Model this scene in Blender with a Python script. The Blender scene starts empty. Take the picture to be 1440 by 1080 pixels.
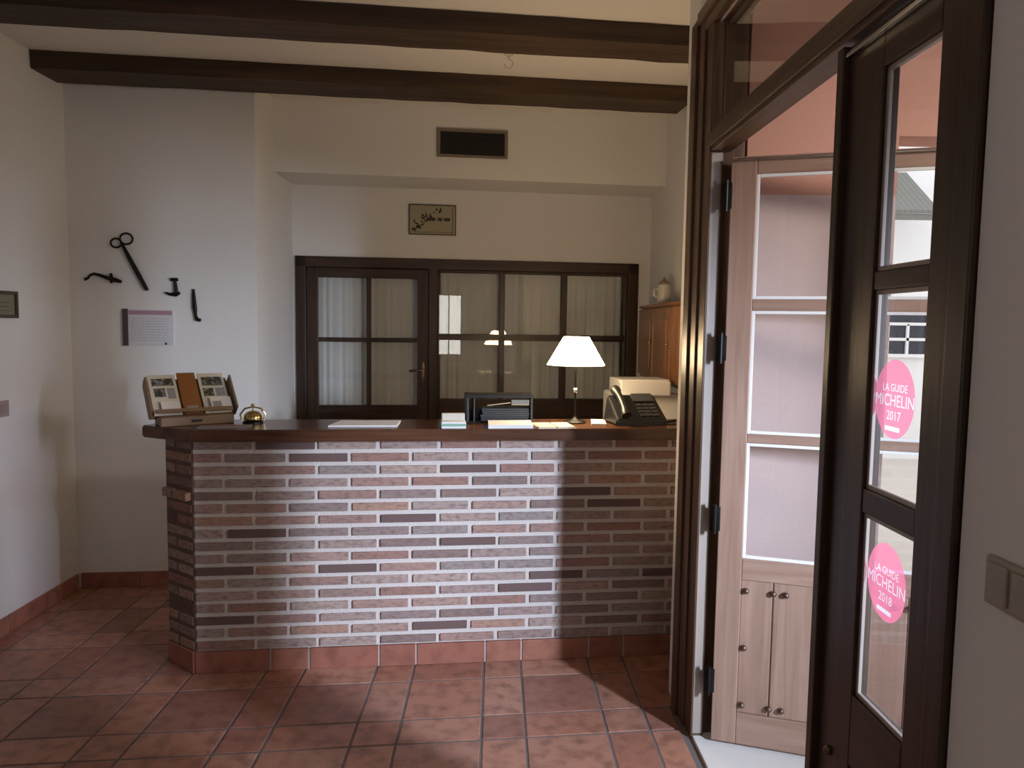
import bpy, bmesh, math, random
from mathutils import Matrix, Vector
random.seed(7)
PI = math.pi
SC = bpy.context.scene
COL = SC.collection
rad = math.radians

# ------------------------------------------------------------------ materials
def new_mat(name):
    m = bpy.data.materials.new(name); m.use_nodes = True
    nt = m.node_tree
    return m, nt, nt.nodes['Principled BSDF']

def flat(name, col, rough=.6, metal=0, spec=.5, emit=0, ecol=None, bump=0, bscale=60):
    m, nt, p = new_mat(name)
    p.inputs['Base Color'].default_value = (*col, 1)
    p.inputs['Roughness'].default_value = rough
    p.inputs['Metallic'].default_value = metal
    p.inputs['Specular IOR Level'].default_value = spec
    if emit:
        p.inputs['Emission Color'].default_value = (*(ecol or col), 1)
        p.inputs['Emission Strength'].default_value = emit
    if bump:
        tc = nt.nodes.new('ShaderNodeTexCoord'); nz = nt.nodes.new('ShaderNodeTexNoise')
        nz.inputs['Scale'].default_value = bscale; nz.inputs['Detail'].default_value = 4
        bp = nt.nodes.new('ShaderNodeBump'); bp.inputs['Strength'].default_value = bump
        bp.inputs['Distance'].default_value = .01
        nt.links.new(tc.outputs['Object'], nz.inputs['Vector'])
        nt.links.new(nz.outputs['Fac'], bp.inputs['Height'])
        nt.links.new(bp.outputs['Normal'], p.inputs['Normal'])
    return m

def plaster(name, c1, c2, rough=.9):
    m, nt, p = new_mat(name)
    tc = nt.nodes.new('ShaderNodeTexCoord')
    n1 = nt.nodes.new('ShaderNodeTexNoise'); n1.inputs['Scale'].default_value = 1.3; n1.inputs['Detail'].default_value = 5
    n2 = nt.nodes.new('ShaderNodeTexNoise'); n2.inputs['Scale'].default_value = 45; n2.inputs['Detail'].default_value = 4
    mx = nt.nodes.new('ShaderNodeMixRGB'); mx.inputs['Color1'].default_value = (*c1, 1); mx.inputs['Color2'].default_value = (*c2, 1)
    bp = nt.nodes.new('ShaderNodeBump'); bp.inputs['Strength'].default_value = .12; bp.inputs['Distance'].default_value = .01
    L = nt.links.new
    L(tc.outputs['Object'], n1.inputs['Vector']); L(tc.outputs['Object'], n2.inputs['Vector'])
    L(n1.outputs['Fac'], mx.inputs['Fac']); L(mx.outputs['Color'], p.inputs['Base Color'])
    L(n2.outputs['Fac'], bp.inputs['Height']); L(bp.outputs['Normal'], p.inputs['Normal'])
    p.inputs['Roughness'].default_value = rough; p.inputs['Specular IOR Level'].default_value = .2
    return m

def wood(name, c1, c2, axis='z', rough=.45, scale=1.0, spec=.4):
    m, nt, p = new_mat(name)
    L = nt.links.new
    tc = nt.nodes.new('ShaderNodeTexCoord'); mp = nt.nodes.new('ShaderNodeMapping')
    s = [38*scale]*3; s['xyz'.index(axis)] = 2.2*scale
    mp.inputs['Scale'].default_value = s
    n1 = nt.nodes.new('ShaderNodeTexNoise'); n1.inputs['Scale'].default_value = 1; n1.inputs['Detail'].default_value = 6; n1.inputs['Distortion'].default_value = .6
    cr = nt.nodes.new('ShaderNodeValToRGB')
    cr.color_ramp.elements[0].position = .3; cr.color_ramp.elements[0].color = (*c1, 1)
    cr.color_ramp.elements[1].position = .72; cr.color_ramp.elements[1].color = (*c2, 1)
    bp = nt.nodes.new('ShaderNodeBump'); bp.inputs['Strength'].default_value = .15; bp.inputs['Distance'].default_value = .004
    L(tc.outputs['Object'], mp.inputs['Vector']); L(mp.outputs['Vector'], n1.inputs['Vector'])
    L(n1.outputs['Fac'], cr.inputs['Fac']); L(cr.outputs['Color'], p.inputs['Base Color'])
    L(n1.outputs['Fac'], bp.inputs['Height']); L(bp.outputs['Normal'], p.inputs['Normal'])
    p.inputs['Roughness'].default_value = rough; p.inputs['Specular IOR Level'].default_value = spec
    return m

def island(name, cols, rough=.8, noise=22, nscale=(1, 1, 1), namt=.5, ncol=(.1, .06, .05), spec=.3, bump=.3):
    """every separate piece of the mesh takes its own colour from the ramp"""
    m, nt, p = new_mat(name); L = nt.links.new
    g = nt.nodes.new('ShaderNodeNewGeometry'); cr = nt.nodes.new('ShaderNodeValToRGB')
    cr.color_ramp.interpolation = 'CONSTANT'
    els = cr.color_ramp.elements
    while len(els) < len(cols): els.new(.5)
    for i, c in enumerate(cols):
        els[i].position = i/len(cols); els[i].color = (*c, 1)
    tc = nt.nodes.new('ShaderNodeTexCoord'); mp = nt.nodes.new('ShaderNodeMapping'); mp.inputs['Scale'].default_value = nscale
    nz = nt.nodes.new('ShaderNodeTexNoise'); nz.inputs['Scale'].default_value = noise; nz.inputs['Detail'].default_value = 6
    r2 = nt.nodes.new('ShaderNodeMapRange'); r2.inputs['From Min'].default_value = .45; r2.inputs['From Max'].default_value = .75
    r2.inputs['To Max'].default_value = namt
    mx = nt.nodes.new('ShaderNodeMixRGB'); mx.inputs['Color2'].default_value = (*ncol, 1)
    bp = nt.nodes.new('ShaderNodeBump'); bp.inputs['Strength'].default_value = bump; bp.inputs['Distance'].default_value = .004
    L(g.outputs['Random Per Island'], cr.inputs['Fac']); L(cr.outputs['Color'], mx.inputs['Color1'])
    L(tc.outputs['Object'], mp.inputs['Vector']); L(mp.outputs['Vector'], nz.inputs['Vector'])
    L(nz.outputs['Fac'], r2.inputs['Value']); L(r2.outputs['Result'], mx.inputs['Fac'])
    L(mx.outputs['Color'], p.inputs['Base Color'])
    L(nz.outputs['Fac'], bp.inputs['Height']); L(bp.outputs['Normal'], p.inputs['Normal'])
    p.inputs['Roughness'].default_value = rough; p.inputs['Specular IOR Level'].default_value = spec
    return m

def glass(name, tint=(1, 1, 1), r0=.045):
    m = bpy.data.materials.new(name); m.use_nodes = True; nt = m.node_tree; nt.nodes.clear(); L = nt.links.new
    o = nt.nodes.new('ShaderNodeOutputMaterial'); mx = nt.nodes.new('ShaderNodeMixShader')
    t = nt.nodes.new('ShaderNodeBsdfTransparent'); t.inputs['Color'].default_value = (*tint, 1)
    g = nt.nodes.new('ShaderNodeBsdfGlossy'); g.inputs['Roughness'].default_value = 0.004
    lw_ = nt.nodes.new('ShaderNodeLayerWeight'); lw_.inputs['Blend'].default_value = .5
    pw_ = nt.nodes.new('ShaderNodeMath'); pw_.operation = 'POWER'; pw_.inputs[1].default_value = 5
    f = nt.nodes.new('ShaderNodeMapRange'); f.inputs['To Min'].default_value = r0; f.inputs['To Max'].default_value = 1
    L(lw_.outputs['Facing'], pw_.inputs[0]); L(pw_.outputs[0], f.inputs['Value'])
    L(f.outputs['Result'], mx.inputs['Fac']); L(t.outputs['BSDF'], mx.inputs[1]); L(g.outputs['BSDF'], mx.inputs[2])
    L(mx.outputs['Shader'], o.inputs['Surface'])
    return m

def cloth(name, col, trans=.4):
    m = bpy.data.materials.new(name); m.use_nodes = True; nt = m.node_tree; nt.nodes.clear(); L = nt.links.new
    o = nt.nodes.new('ShaderNodeOutputMaterial'); mx = nt.nodes.new('ShaderNodeMixShader'); mx.inputs['Fac'].default_value = trans
    d = nt.nodes.new('ShaderNodeBsdfDiffuse'); d.inputs['Color'].default_value = (*col, 1)
    t = nt.nodes.new('ShaderNodeBsdfTranslucent'); t.inputs['Color'].default_value = (*col, 1)
    L(d.outputs['BSDF'], mx.inputs[1]); L(t.outputs['BSDF'], mx.inputs[2]); L(mx.outputs['Shader'], o.inputs['Surface'])
    return m

M = {}
M['wall'] = plaster('white_plaster', (.74, .73, .71), (.80, .78, .75))
M['ceil'] = plaster('ceiling_plaster', (.72, .69, .65), (.77, .74, .69))
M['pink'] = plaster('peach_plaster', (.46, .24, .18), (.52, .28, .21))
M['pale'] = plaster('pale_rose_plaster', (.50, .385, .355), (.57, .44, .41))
M['outwhite'] = plaster('outdoor_white_plaster', (.85, .85, .84), (.9, .9, .9))
M['porchfloor'] = plaster('porch_stone', (.55, .5, .45), (.62, .57, .5), .6)
M['marble'] = plaster('pale_marble', (.75, .73, .68), (.82, .8, .76), .35)
M['grout'] = flat('grout', (.17, .145, .14), .9)
M['mortar'] = flat('mortar', (.64, .575, .54), .95, bump=.4, bscale=120)
M['brick'] = island('hand_made_brick', [(.36, .22, .185), (.41, .27, .225), (.34, .23, .20), (.39, .28, .245), (.30, .22, .20), (.43, .255, .19), (.37, .265, .235), (.16, .10, .09), (.38, .29, .26), (.34, .19, .155), (.43, .315, .27), (.32, .255, .235), (.39, .24, .20), (.26, .18, .16)], .85, 34, (1, 1, 2.2), .75, (.14, .10, .095), bump=.6)
M['tile'] = island('terracotta_tile', [(.42, .19, .125), (.47, .225, .15), (.37, .165, .115), (.49, .25, .175), (.43, .215, .15), (.35, .16, .115), (.45, .20, .13)], .36, 16, (1, 1, 1), .8, (.17, .075, .058), .5, .15)
M['skirt'] = island('terracotta_skirting', [(.36, .15, .10), (.40, .175, .12), (.33, .13, .09)], .45, 14, (1, 1, 1), .6, (.14, .05, .04))
M['mortar_shaded'] = flat('shaded_brown_mortar', (.16, .11, .085), .95, bump=.4, bscale=120)  # darker copy of the mortar, shade of the end face put into its colour
M['joint'] = flat('pale_joint', (.5, .45, .42), .9)
M['beam'] = wood('beam_wood', (.022, .012, .006), (.075, .042, .022), 'x', .6, .6)
M['dark_x'] = wood('dark_stained_wood_x', (.022, .0115, .0075), (.065, .034, .02), 'x', .4)
M['dark_z'] = wood('dark_stained_wood_z', (.022, .0115, .0075), (.065, .034, .02), 'z', .4)
M['frame_x'] = wood('frame_wood_x', (.05, .026, .014), (.13, .072, .04), 'x', .4)
M['frame_z'] = wood('frame_wood_z', (.05, .026, .014), (.13, .072, .04), 'z', .38)
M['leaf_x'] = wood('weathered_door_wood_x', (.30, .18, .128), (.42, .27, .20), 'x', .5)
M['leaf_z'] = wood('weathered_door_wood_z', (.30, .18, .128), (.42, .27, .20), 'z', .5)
M['bead'] = flat('pale_lit_bead', (.36, .30, .26), .4)  # paler than the frame, daylight on door beads and jamb put into the colour
M['top'] = wood('counter_top_wood', (.055, .022, .012), (.16, .065, .034), 'x', .22, .8, .6)
M['cab'] = wood('cabinet_wood', (.13, .05, .016), (.30, .125, .04), 'z', .35)
M['glass'] = glass('window_glass', (.95, .96, .95), .05)
M['glass3'] = glass('dusty_glass', (.72, .70, .68), .03)
M['glass2'] = glass('door_glass', (.98, .98, .98), .02)
M['curtain'] = cloth('sheer_curtain', (.9, .89, .88), .08)
M['iron'] = flat('wrought_iron', (.02, .018, .016), .5, .8)
M['blackm'] = flat('black_metal', (.015, .014, .013), .4, .6)
M['stud'] = flat('iron_stud', (.16, .1, .08), .35, .7)
M['chrome'] = flat('steel', (.7, .69, .66), .22, 1)
M['brass'] = flat('brass', (.55, .42, .18), .2, 1)
M['black'] = flat('black_plastic', (.012, .012, .013), .35)
M['darkgrey'] = flat('dark_grey_plastic', (.04, .042, .045), .4)
M['white'] = flat('white_plastic', (.72, .70, .66), .4)
M['paper'] = flat('white_paper', (.82, .8, .78), .8)
M['paper2'] = flat('cream_paper', (.66, .60, .47), .8)
M['grey'] = flat('grey_text', (.34, .33, .36), .8)
M['pinkprint'] = flat('rose_print', (.38, .13, .19), .6)
M['greenprint'] = flat('green_print', (.25, .42, .33), .6)
M['sand'] = flat('tan_wood', (.24, .165, .1), .5)
M['sticker'] = cloth('rose_red_vinyl', (.90, .27, .36), .6)
M['stickertext'] = cloth('white_vinyl', (.97, .90, .92), .6)
M['beige'] = flat('beige_plastic', (.34, .31, .25), .4)
M['olive'] = flat('plaque_ink', (.045, .032, .012), .5)
M['plaque'] = flat('plaque_enamel', (.36, .33, .22), .35)
M['frame_old'] = flat('old_gilt', (.06, .048, .025), .4)
M['roof'] = flat('weathered_roof', (.2, .2, .18), .8, bump=.5, bscale=20)
M['night'] = flat('dark_window_glass', (.015, .016, .03), .1)
M['offwhite'] = flat('ceramic', (.62, .58, .5), .35)

def shade_mat():
    m = bpy.data.materials.new('lit_lamp_shade'); m.use_nodes = True; nt = m.node_tree; nt.nodes.clear(); L = nt.links.new
    o = nt.nodes.new('ShaderNodeOutputMaterial'); a = nt.nodes.new('ShaderNodeAddShader')
    t = nt.nodes.new('ShaderNodeBsdfTranslucent'); t.inputs['Color'].default_value = (.92, .86, .72, 1)
    e = nt.nodes.new('ShaderNodeEmission'); e.inputs['Color'].default_value = (1, .74, .45, 1); e.inputs['Strength'].default_value = 27
    L(t.outputs[0], a.inputs[0]); L(e.outputs[0], a.inputs[1]); L(a.outputs[0], o.inputs['Surface'])
    return m
M['shade'] = shade_mat()
M['bulb'] = flat('bulb_glass', (1, .9, .7), .3, emit=6, ecol=(1, .8, .5))

# ------------------------------------------------------------------ mesh builder
class MB:
    def __init__(s): s.bm = bmesh.new()
    def add(s, vs, fs):
        v = [s.bm.verts.new(p) for p in vs]
        for f in fs:
            try: s.bm.faces.new([v[i] for i in f])
            except ValueError: pass
        return v
    def box(s, x0, x1, y0, y1, z0, z1, m=None):
        vs = [(x0, y0, z0), (x1, y0, z0), (x1, y1, z0), (x0, y1, z0), (x0, y0, z1), (x1, y0, z1), (x1, y1, z1), (x0, y1, z1)]
        if m: vs = [m @ Vector(v) for v in vs]
        s.add(vs, [(0, 3, 2, 1), (4, 5, 6, 7), (0, 1, 5, 4), (1, 2, 6, 5), (2, 3, 7, 6), (3, 0, 4, 7)])
        return s
    def bbox(s, x0, x1, y0, y1, z0, z1, b=.003, m=None):
        """box with chamfered edges"""
        b = min(b, (x1-x0)*.45, (y1-y0)*.45, (z1-z0)*.45)
        t = bmesh.new()
        vs = [t.verts.new(p) for p in [(x0, y0, z0), (x1, y0, z0), (x1, y1, z0), (x0, y1, z0), (x0, y0, z1), (x1, y0, z1), (x1, y1, z1), (x0, y1, z1)]]
        for f in [(0, 3, 2, 1), (4, 5, 6, 7), (0, 1, 5, 4), (1, 2, 6, 5), (2, 3, 7, 6), (3, 0, 4, 7)]: t.faces.new([vs[i] for i in f])
        bmesh.ops.bevel(t, geom=t.edges[:], offset=b, segments=2, affect='EDGES', profile=.5)
        t.verts.index_update()
        s.add([(m @ v.co) if m else v.co.copy() for v in t.verts], [[v.index for v in f.verts] for f in t.faces]); t.free()
        return s
    def prism(s, poly, z0, z1, m=None):
        n = len(poly); vs = [(x, y, z0) for x, y in poly]+[(x, y, z1) for x, y in poly]
        if m: vs = [m @ Vector(v) for v in vs]
        s.add(vs, [tuple(reversed(range(n))), tuple(range(n, 2*n))]+[(i, (i+1) % n, n+(i+1) % n, n+i) for i in range(n)])
        return s
    def lathe(s, prof, n=28, c=(0, 0), m=None, caps=True):
        vs = []; fs = []
        for r, z in prof:
            for k in range(n):
                a = 2*PI*k/n; vs.append(Vector((c[0]+r*math.cos(a), c[1]+r*math.sin(a), z)))
        if m: vs = [m @ v for v in vs]
        for i in range(len(prof)-1):
            for k in range(n):
                fs.append((i*n+k, i*n+(k+1) % n, (i+1)*n+(k+1) % n, (i+1)*n+k))
        if caps:
            fs.append(tuple(reversed(range(n)))); fs.append(tuple(range((len(prof)-1)*n, len(prof)*n)))
        s.add(vs, fs); return s
    def tube(s, pts, r, n=10, closed=False, flatz=1.0):
        pts = [Vector(p) for p in pts]; N = len(pts); vs = []; fs = []
        rs = r if isinstance(r, (list, tuple)) else [r]*N
        prev = None
        for i, p in enumerate(pts):
            if closed: d = pts[(i+1) % N]-pts[i-1]
            else: d = pts[min(i+1, N-1)]-pts[max(i-1, 0)]
            d.normalize()
            up = Vector((0, 0, 1)) if abs(d.z) < .95 else Vector((0, 1, 0))
            if prev is not None and abs(prev.dot(d)) < .95: up = prev
            a = d.cross(up).normalized(); b = a.cross(d).normalized(); prev = b
            for k in range(n):
                t = 2*PI*k/n; vs.append(p+a*math.cos(t)*rs[i]+b*math.sin(t)*rs[i]*flatz)
        for i in range(N if closed else N-1):
            j = (i+1) % N
            for k in range(n): fs.append((i*n+k, i*n+(k+1) % n, j*n+(k+1) % n, j*n+k))
        if not closed: fs += [tuple(reversed(range(n))), tuple(range((N-1)*n, N*n))]
        s.add(vs, fs); return s
    def sphere(s, c, r, m=None, sz=1):
        prof = [(max(r*math.sin(PI*i/10), .0001), c[2]-r*sz*math.cos(PI*i/10)) for i in range(11)]
        return s.lathe(prof, 16, (c[0], c[1]), m)
    def build(s, name, mat, parent=None, smooth=False):
        bmesh.ops.recalc_face_normals(s.bm, faces=s.bm.faces[:])
        me = bpy.data.meshes.new(name); s.bm.to_mesh(me); s.bm.free()
        me.materials.append(M[mat] if isinstance(mat, str) else mat)
        if smooth:
            for p in me.polygons: p.use_smooth = True
            try: me.set_sharp_from_angle(angle=rad(40))
            except Exception: pass
        o = bpy.data.objects.new(name, me); COL.objects.link(o)
        if parent: o.parent = parent
        return o

def thing(name, label=None, cat=None, loc=(0, 0, 0), rz=0, group=None, kind=None):
    o = bpy.data.objects.new(name, None); COL.objects.link(o)
    o.empty_display_size = .1
    o.location = loc; o.rotation_euler = (0, 0, rz)
    tag(o, label, cat, group, kind); return o
def tag(o, label=None, cat=None, group=None, kind=None):
    if label: o['label'] = label
    if cat: o['category'] = cat
    if group: o['group'] = group
    if kind: o['kind'] = kind
    return o
def struct(name, mb, mat, loc=(0, 0, 0), rz=0):
    o = mb.build(name, mat); o.location = loc; o.rotation_euler = (0, 0, rz); o['kind'] = 'structure'; return o
def lettering(name, body, size, mat, parent, m, ext=.0006, sx=1.0):
    cu = bpy.data.curves.new(name, 'FONT'); cu.body = body; cu.size = size; cu.extrude = ext
    cu.align_x = 'CENTER'; cu.align_y = 'CENTER'
    tmp = bpy.data.objects.new(name+'_tmp', cu); COL.objects.link(tmp)
    bpy.context.view_layer.update()
    me = bpy.data.meshes.new_from_object(tmp.evaluated_get(bpy.context.evaluated_depsgraph_get()))
    bpy.data.objects.remove(tmp); me.name = name
    me.transform(m @ Matrix.Diagonal((sx, 1, 1, 1)))
    me.materials.clear(); me.materials.append(M[mat])
    o = bpy.data.objects.new(name, me); COL.objects.link(o); o.parent = parent
    return o

# ------------------------------------------------------------------ plan directions
A7 = rad(7)
U = (math.cos(A7), math.sin(A7))            # along the back wall and the counter
S = (-.02314, .99973)                       # along the side walls, away from the camera
def ST(s, t): return (s*U[0]+t*S[0], s*U[1]+t*S[1])
CEIL = 2.94
EYE = 1.56

# ------------------------------------------------------------------ floor
sD = .79   # the door wall in floor coordinates
b = MB(); b.prism([(-2.8, -3.3), (2.7, -3.3), (2.7, -.2), (.76, -.2), (.70, 2.95), (1.2, 3.0), (1.15, 5.8), (-2.8, 5.4)], -.12, -.003)
# exact tile grid: wide and narrow strips both ways
g = .005
per, nar = .489, .17
tiles = MB()
for k in range(-6, 4):
    s0 = -.036+per*k
    for (sa, sb) in ((s0, s0+nar), (s0+nar, s0+per)):
        for j in range(-12, 6):
            t0 = 2.685+per*j
            for (ta, tb) in ((t0, t0+nar), (t0+nar, t0+per)):
                lim = .745 if (ta+tb)/2 < 2.9 else 1.16
                ra, rb = sa+g, min(sb, lim+0)-g
                if rb-ra < .02 or tb > 5.35: continue
                q = [ST(ra, ta+g), ST(rb, ta+g), ST(rb, tb-g), ST(ra, tb-g)]
                q2 = [ST(ra+.003, ta+g+.003), ST(rb-.003, ta+g+.003), ST(rb-.003, tb-g-.003), ST(ra+.003, tb-g-.003)]
                dz = random.uniform(-.0008, .0006)
                tiles.add([(x, y, -.006) for x, y in q]+[(x, y, -.0015+dz) for x, y in q]+[(x, y, dz) for x, y in q2],
                          [(8, 9, 10, 11)]+[(i, (i+1) % 4, 4+(i+1) % 4, 4+i) for i in range(4)]+[(4+i, 4+(i+1) % 4, 8+(i+1) % 4, 8+i) for i in range(4)])
fl = struct('floor', b, 'grout')
ft = tiles.build('floor_tiles', 'tile', fl)

# ------------------------------------------------------------------ interior walls
W = (-2.51, 4.21)
def onleft(y): return (W[0]+(W[1]-y)*.02315, y)
b = MB(); b.prism([onleft(4.30), onleft(-.6), (-2.6, -.6), (-2.72, 4.3)], 0, CEIL)
b.prism([onleft(-1.6), onleft(-2.7), (-2.6, -2.7), (-2.6, -1.6)], 0, CEIL)
b.prism([onleft(-.6), onleft(-1.6), (-2.6, -1.6), (-2.6, -.6)], 0, .9); b.prism([onleft(-.6), onleft(-1.6), (-2.6, -1.6), (-2.6, -.6)], 2.1, CEIL)  # opening added to let the left fill lamp in
struct('wall_left', b, 'wall')
struct('wall_back_left', MB().prism([(-2.72, 4.184), (-1.493, 4.335), (-1.512, 5.2), (-2.72, 5.1)], 0, CEIL), 'wall')
struct('wall_bulkhead', MB().prism([(-1.503, 4.690), (1.06, 5.012), (1.05, 5.5), (-1.512, 5.18)], 2.497, CEIL), 'wall')
NO = (-1.510, 5.109)
b = MB(); b.box(0, .017, 0, .15, 0, 2.6); b.box(.017, 2.43, 0, .15, 2.017, 2.6); b.box(2.43, 2.75, 0, .15, 0, 2.6); b.box(.99, 2.43, 0, .15, 0, .884)
struct('wall_back', b, 'wall', (NO[0], NO[1], 0), A7)
b = MB(); b.box(-.1, 2.8, .75, .85, 0, 2.6); b.box(-.1, 2.8, .16, .75, 2.5, 2.6); b.box(-.2, -.1, .16, .85, 0, 2.6); b.box(2.75, 2.85, .16, .85, 0, 2.6)
struct('wall_office', b, 'wall', (NO[0], NO[1], 0), A7)
struct('floor_office', MB().box(-.1, 2.8, .0, .8, -.1, -.001), 'tile', (NO[0], NO[1], 0), A7)
# far right wall behind the counter
def fr(y): return (1.01+(4.6-y)*.02315, y)
struct('wall_far_right', MB().prism([fr(3.02), fr(5.6), (1.2, 5.6), (1.2, 3.02)], 0, CEIL), 'wall')
# door wall: local x runs toward the camera from (.703,2.676), local y outward
DO = (.703, 2.676); DR = math.atan2(-S[1], -S[0])
b = MB()
b.box(1.49, 2.95, 0, .16, 0, CEIL)
b.box(-.27, 1.49, 0, .16, 2.715, CEIL)
struct('wall_right', b, 'wall', (DO[0], DO[1], 0), DR)
b = MB(); b.box(-.40, -.27, .0, .5, 0, CEIL); struct('wall_stub', b, 'wall', (DO[0], DO[1], 0), DR)
# wall behind the camera, with a window to daylight
RY = -2.5
b = MB()
b.prism([(-2.7, RY), (.55, RY), (.55, RY-.2), (-2.7, RY-.2)], 0, CEIL)
b.prism([(1.05, RY), (2.8, RY), (2.8, RY-.2), (1.05, RY-.2)], 0, CEIL)
b.prism([(.55, RY), (1.05, RY), (1.05, RY-.2), (.55, RY-.2)], 0, 1.0)
b.prism([(.55, RY), (1.05, RY), (1.05, RY-.2), (.55, RY-.2)], 2.12, CEIL)
struct('wall_rear', b, 'wall')
struct('wall_rear_right', MB().prism([(2.6, RY), (2.6, -.1), (2.75, -.1), (2.75, RY)], 0, CEIL), 'wall')
struct('wall_rear_return', MB().prism([(.77, -.27), (2.75, -.27), (2.75, -.12), (.77, -.12)], 0, CEIL), 'wall')
struct('ceiling', MB().prism([(-2.8, -2.8), (2.8, -2.8), (2.8, -.1), (.90, -.1), (.84, 2.95), (1.25, 3.05), (1.2, 5.7), (-2.8, 5.3)], CEIL, CEIL+.15), 'ceil')

# skirting tiles along the walls
def skirting(name, p0, p1, h=.09, th=.012, n=1, mat='skirt'):
    L = math.hypot(p1[0]-p0[0], p1[1]-p0[1]); a = math.atan2(p1[1]-p0[1], p1[0]-p0[0])
    b = MB(); k = max(1, round(L/.3)); w = L/k
    for i in range(k): b.bbox(i*w+.003, (i+1)*w-.003, -th, 0, .001, h, .002)
    return struct(name, b, mat, (p0[0], p0[1], 0), a)
skirting('baseboard_left', onleft(.5), onleft(4.19))
skirting('baseboard_back', (-2.497, 4.2115), (-1.505, 4.333))

# ------------------------------------------------------------------ ceiling beams
def beam(y0s, label, s0, s1, wdt):
    # y0s: a point of the front lower edge on the left wall
    t = thing('ceiling_beam', label, 'beam', (y0s[0], y0s[1], 2.85), A7, 'ceiling beams')
    b = MB()
    n = 26
    pr = []
    for i in range(n+1):
        x = s0+(s1-s0)*i/n
        wob = [random.uniform(-.004, .004) for _ in range(4)]
        pr.append([(x, 0+wob[0], 0+wob[1]*.5), (x, wdt+wob[2], 0+wob[3]*.5), (x, wdt, .089), (x, 0+wob[1]*.5, .089)])
    vs = [p for r in pr for p in r]; fs = [(0, 1, 2, 3), tuple(4*n+i for i in (3, 2, 1, 0))]
    for i in range(n):
        for k in range(4): fs.append((4*i+k, 4*i+(k+1) % 4, 4*i+4+(k+1) % 4, 4*i+4+k))
    b.add(vs, fs); b.build('beam_body', 'beam', t)
    return t
beam((-2.503, 3.915), 'dark wooden ceiling beam farther from the camera, over the front of the bulkhead', .005, 3.53, .24)
beam((-2.488, 3.10), 'dark wooden ceiling beam nearer the camera, running along the top of the picture', .005, 3.50, .22)
# ------------------------------------------------------------------ entrance: frame and two leaves
def boxes(lst, mb=None, bev=.003):
    mb = mb or MB()
    for q in lst: mb.bbox(*q, b=bev)
    return mb
def each(name, mat, parent, lst, bev=.003):
    for q in lst: boxes([q], bev=bev).build(name, mat, parent)
DL = (DO[0], DO[1], 0)
fr_ = thing('trim_1', None, None, DL, DR, kind='structure')
fr_['label'] = 'dark wooden frame of the entrance doorway with a transom above'
b = boxes([(-.275, -.20, -.022, .0, 0, 2.715), (-.20, -.12, -.012, .0, 0, 2.715), (-.12, -.035, -.004, .045, 0, 2.715), (-.275, -.06, .0, .13, 0, 2.72)])
b.build('far_jamb', 'frame_z', fr_)
boxes([(-.0355, -.034, .004, .04, .02, 2.19)], bev=.0005).build('jamb_lit_edge', 'bead', fr_)  # thin pale strip, daylight on the jamb face painted in
boxes([(1.432, 1.485, -.012, .10, 0, 2.715)]).build('near_jamb', 'dark_z', fr_)
boxes([(-.05, 1.44, 0, .075, 2.195, 2.275), (-.05, 1.44, -.01, .0, 2.21, 2.26)]).build('transom_rail', 'frame_x', fr_)
boxes([(-.12, 1.485, -.012, .10, 2.645, 2.715), (-.2, 1.49, -.022, .0, 2.69, 2.735)]).build('head', 'frame_x', fr_)
boxes([(-.035, 1.43, .012, .020, 2.637, 2.645)], bev=.0015).build('glazing_bead', 'bead', fr_)
w = MB().box(-.035, 1.432, .035, .040, 2.275, 2.645).build('pane', 'glass3', fr_)

# closed leaf (near): local x from .976 to 1.43
d2 = thing('door_2', None, None, DL, DR, kind='structure')
d2['label'] = 'closed near leaf of the entrance door, dark, with three glass panes'
PX0, PX1 = 1.138, 1.334
rows = [(1.682, 2.092), (1.229, 1.644), (.777, 1.178)]
each('stile', 'dark_z', d2, [(.976, PX0, .012, .047, .015, 2.185), (PX1, 1.43, .012, .047, .015, 2.185)])
each('rail', 'dark_x', d2, [(PX0, PX1, .012, .047, 2.092, 2.185), (PX0, PX1, .014, .045, 1.644, 1.682), (PX0, PX1, .014, .045, 1.178, 1.229), (PX0, PX1, .012, .047, .62, .777), (PX0, PX1, .012, .047, .015, .16)])
boxes([(.960, .990, -.004, .062, .015, 2.185)]).build('meeting_strip', 'dark_z', d2)
b = boxes([(PX0, PX1, .020, .040, .16, .62)]); b.build('lower_panel', 'dark_z', d2)
boxes([(.985, 1.43, .0, .011, 2.158, 2.168)], bev=.002).build('weather_strip', 'chrome', d2)
for z0, z1 in rows:
    e = .010
    b = boxes([(PX0, PX0+e, .020, .028, z0, z1), (PX1-e, PX1, .020, .028, z0, z1), (PX0, PX1, .020, .028, z0, z0+e), (PX0, PX1, .020, .028, z1-e, z1)], bev=.0015)
    b.build('glazing_bead', 'bead', d2)
    MB().box(PX0, PX1, .029, .033, z0, z1).build('pane', 'glass2', d2)
for (x, z) in ((1.05, .60), (1.16, .60), (1.25, .60), (1.34, .60), (1.05, .2), (1.16, .2), (1.25, .2), (1.34, .2)):
    MB().sphere((x, .010, z), .011).build('stud', 'stud', d2, True)
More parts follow.
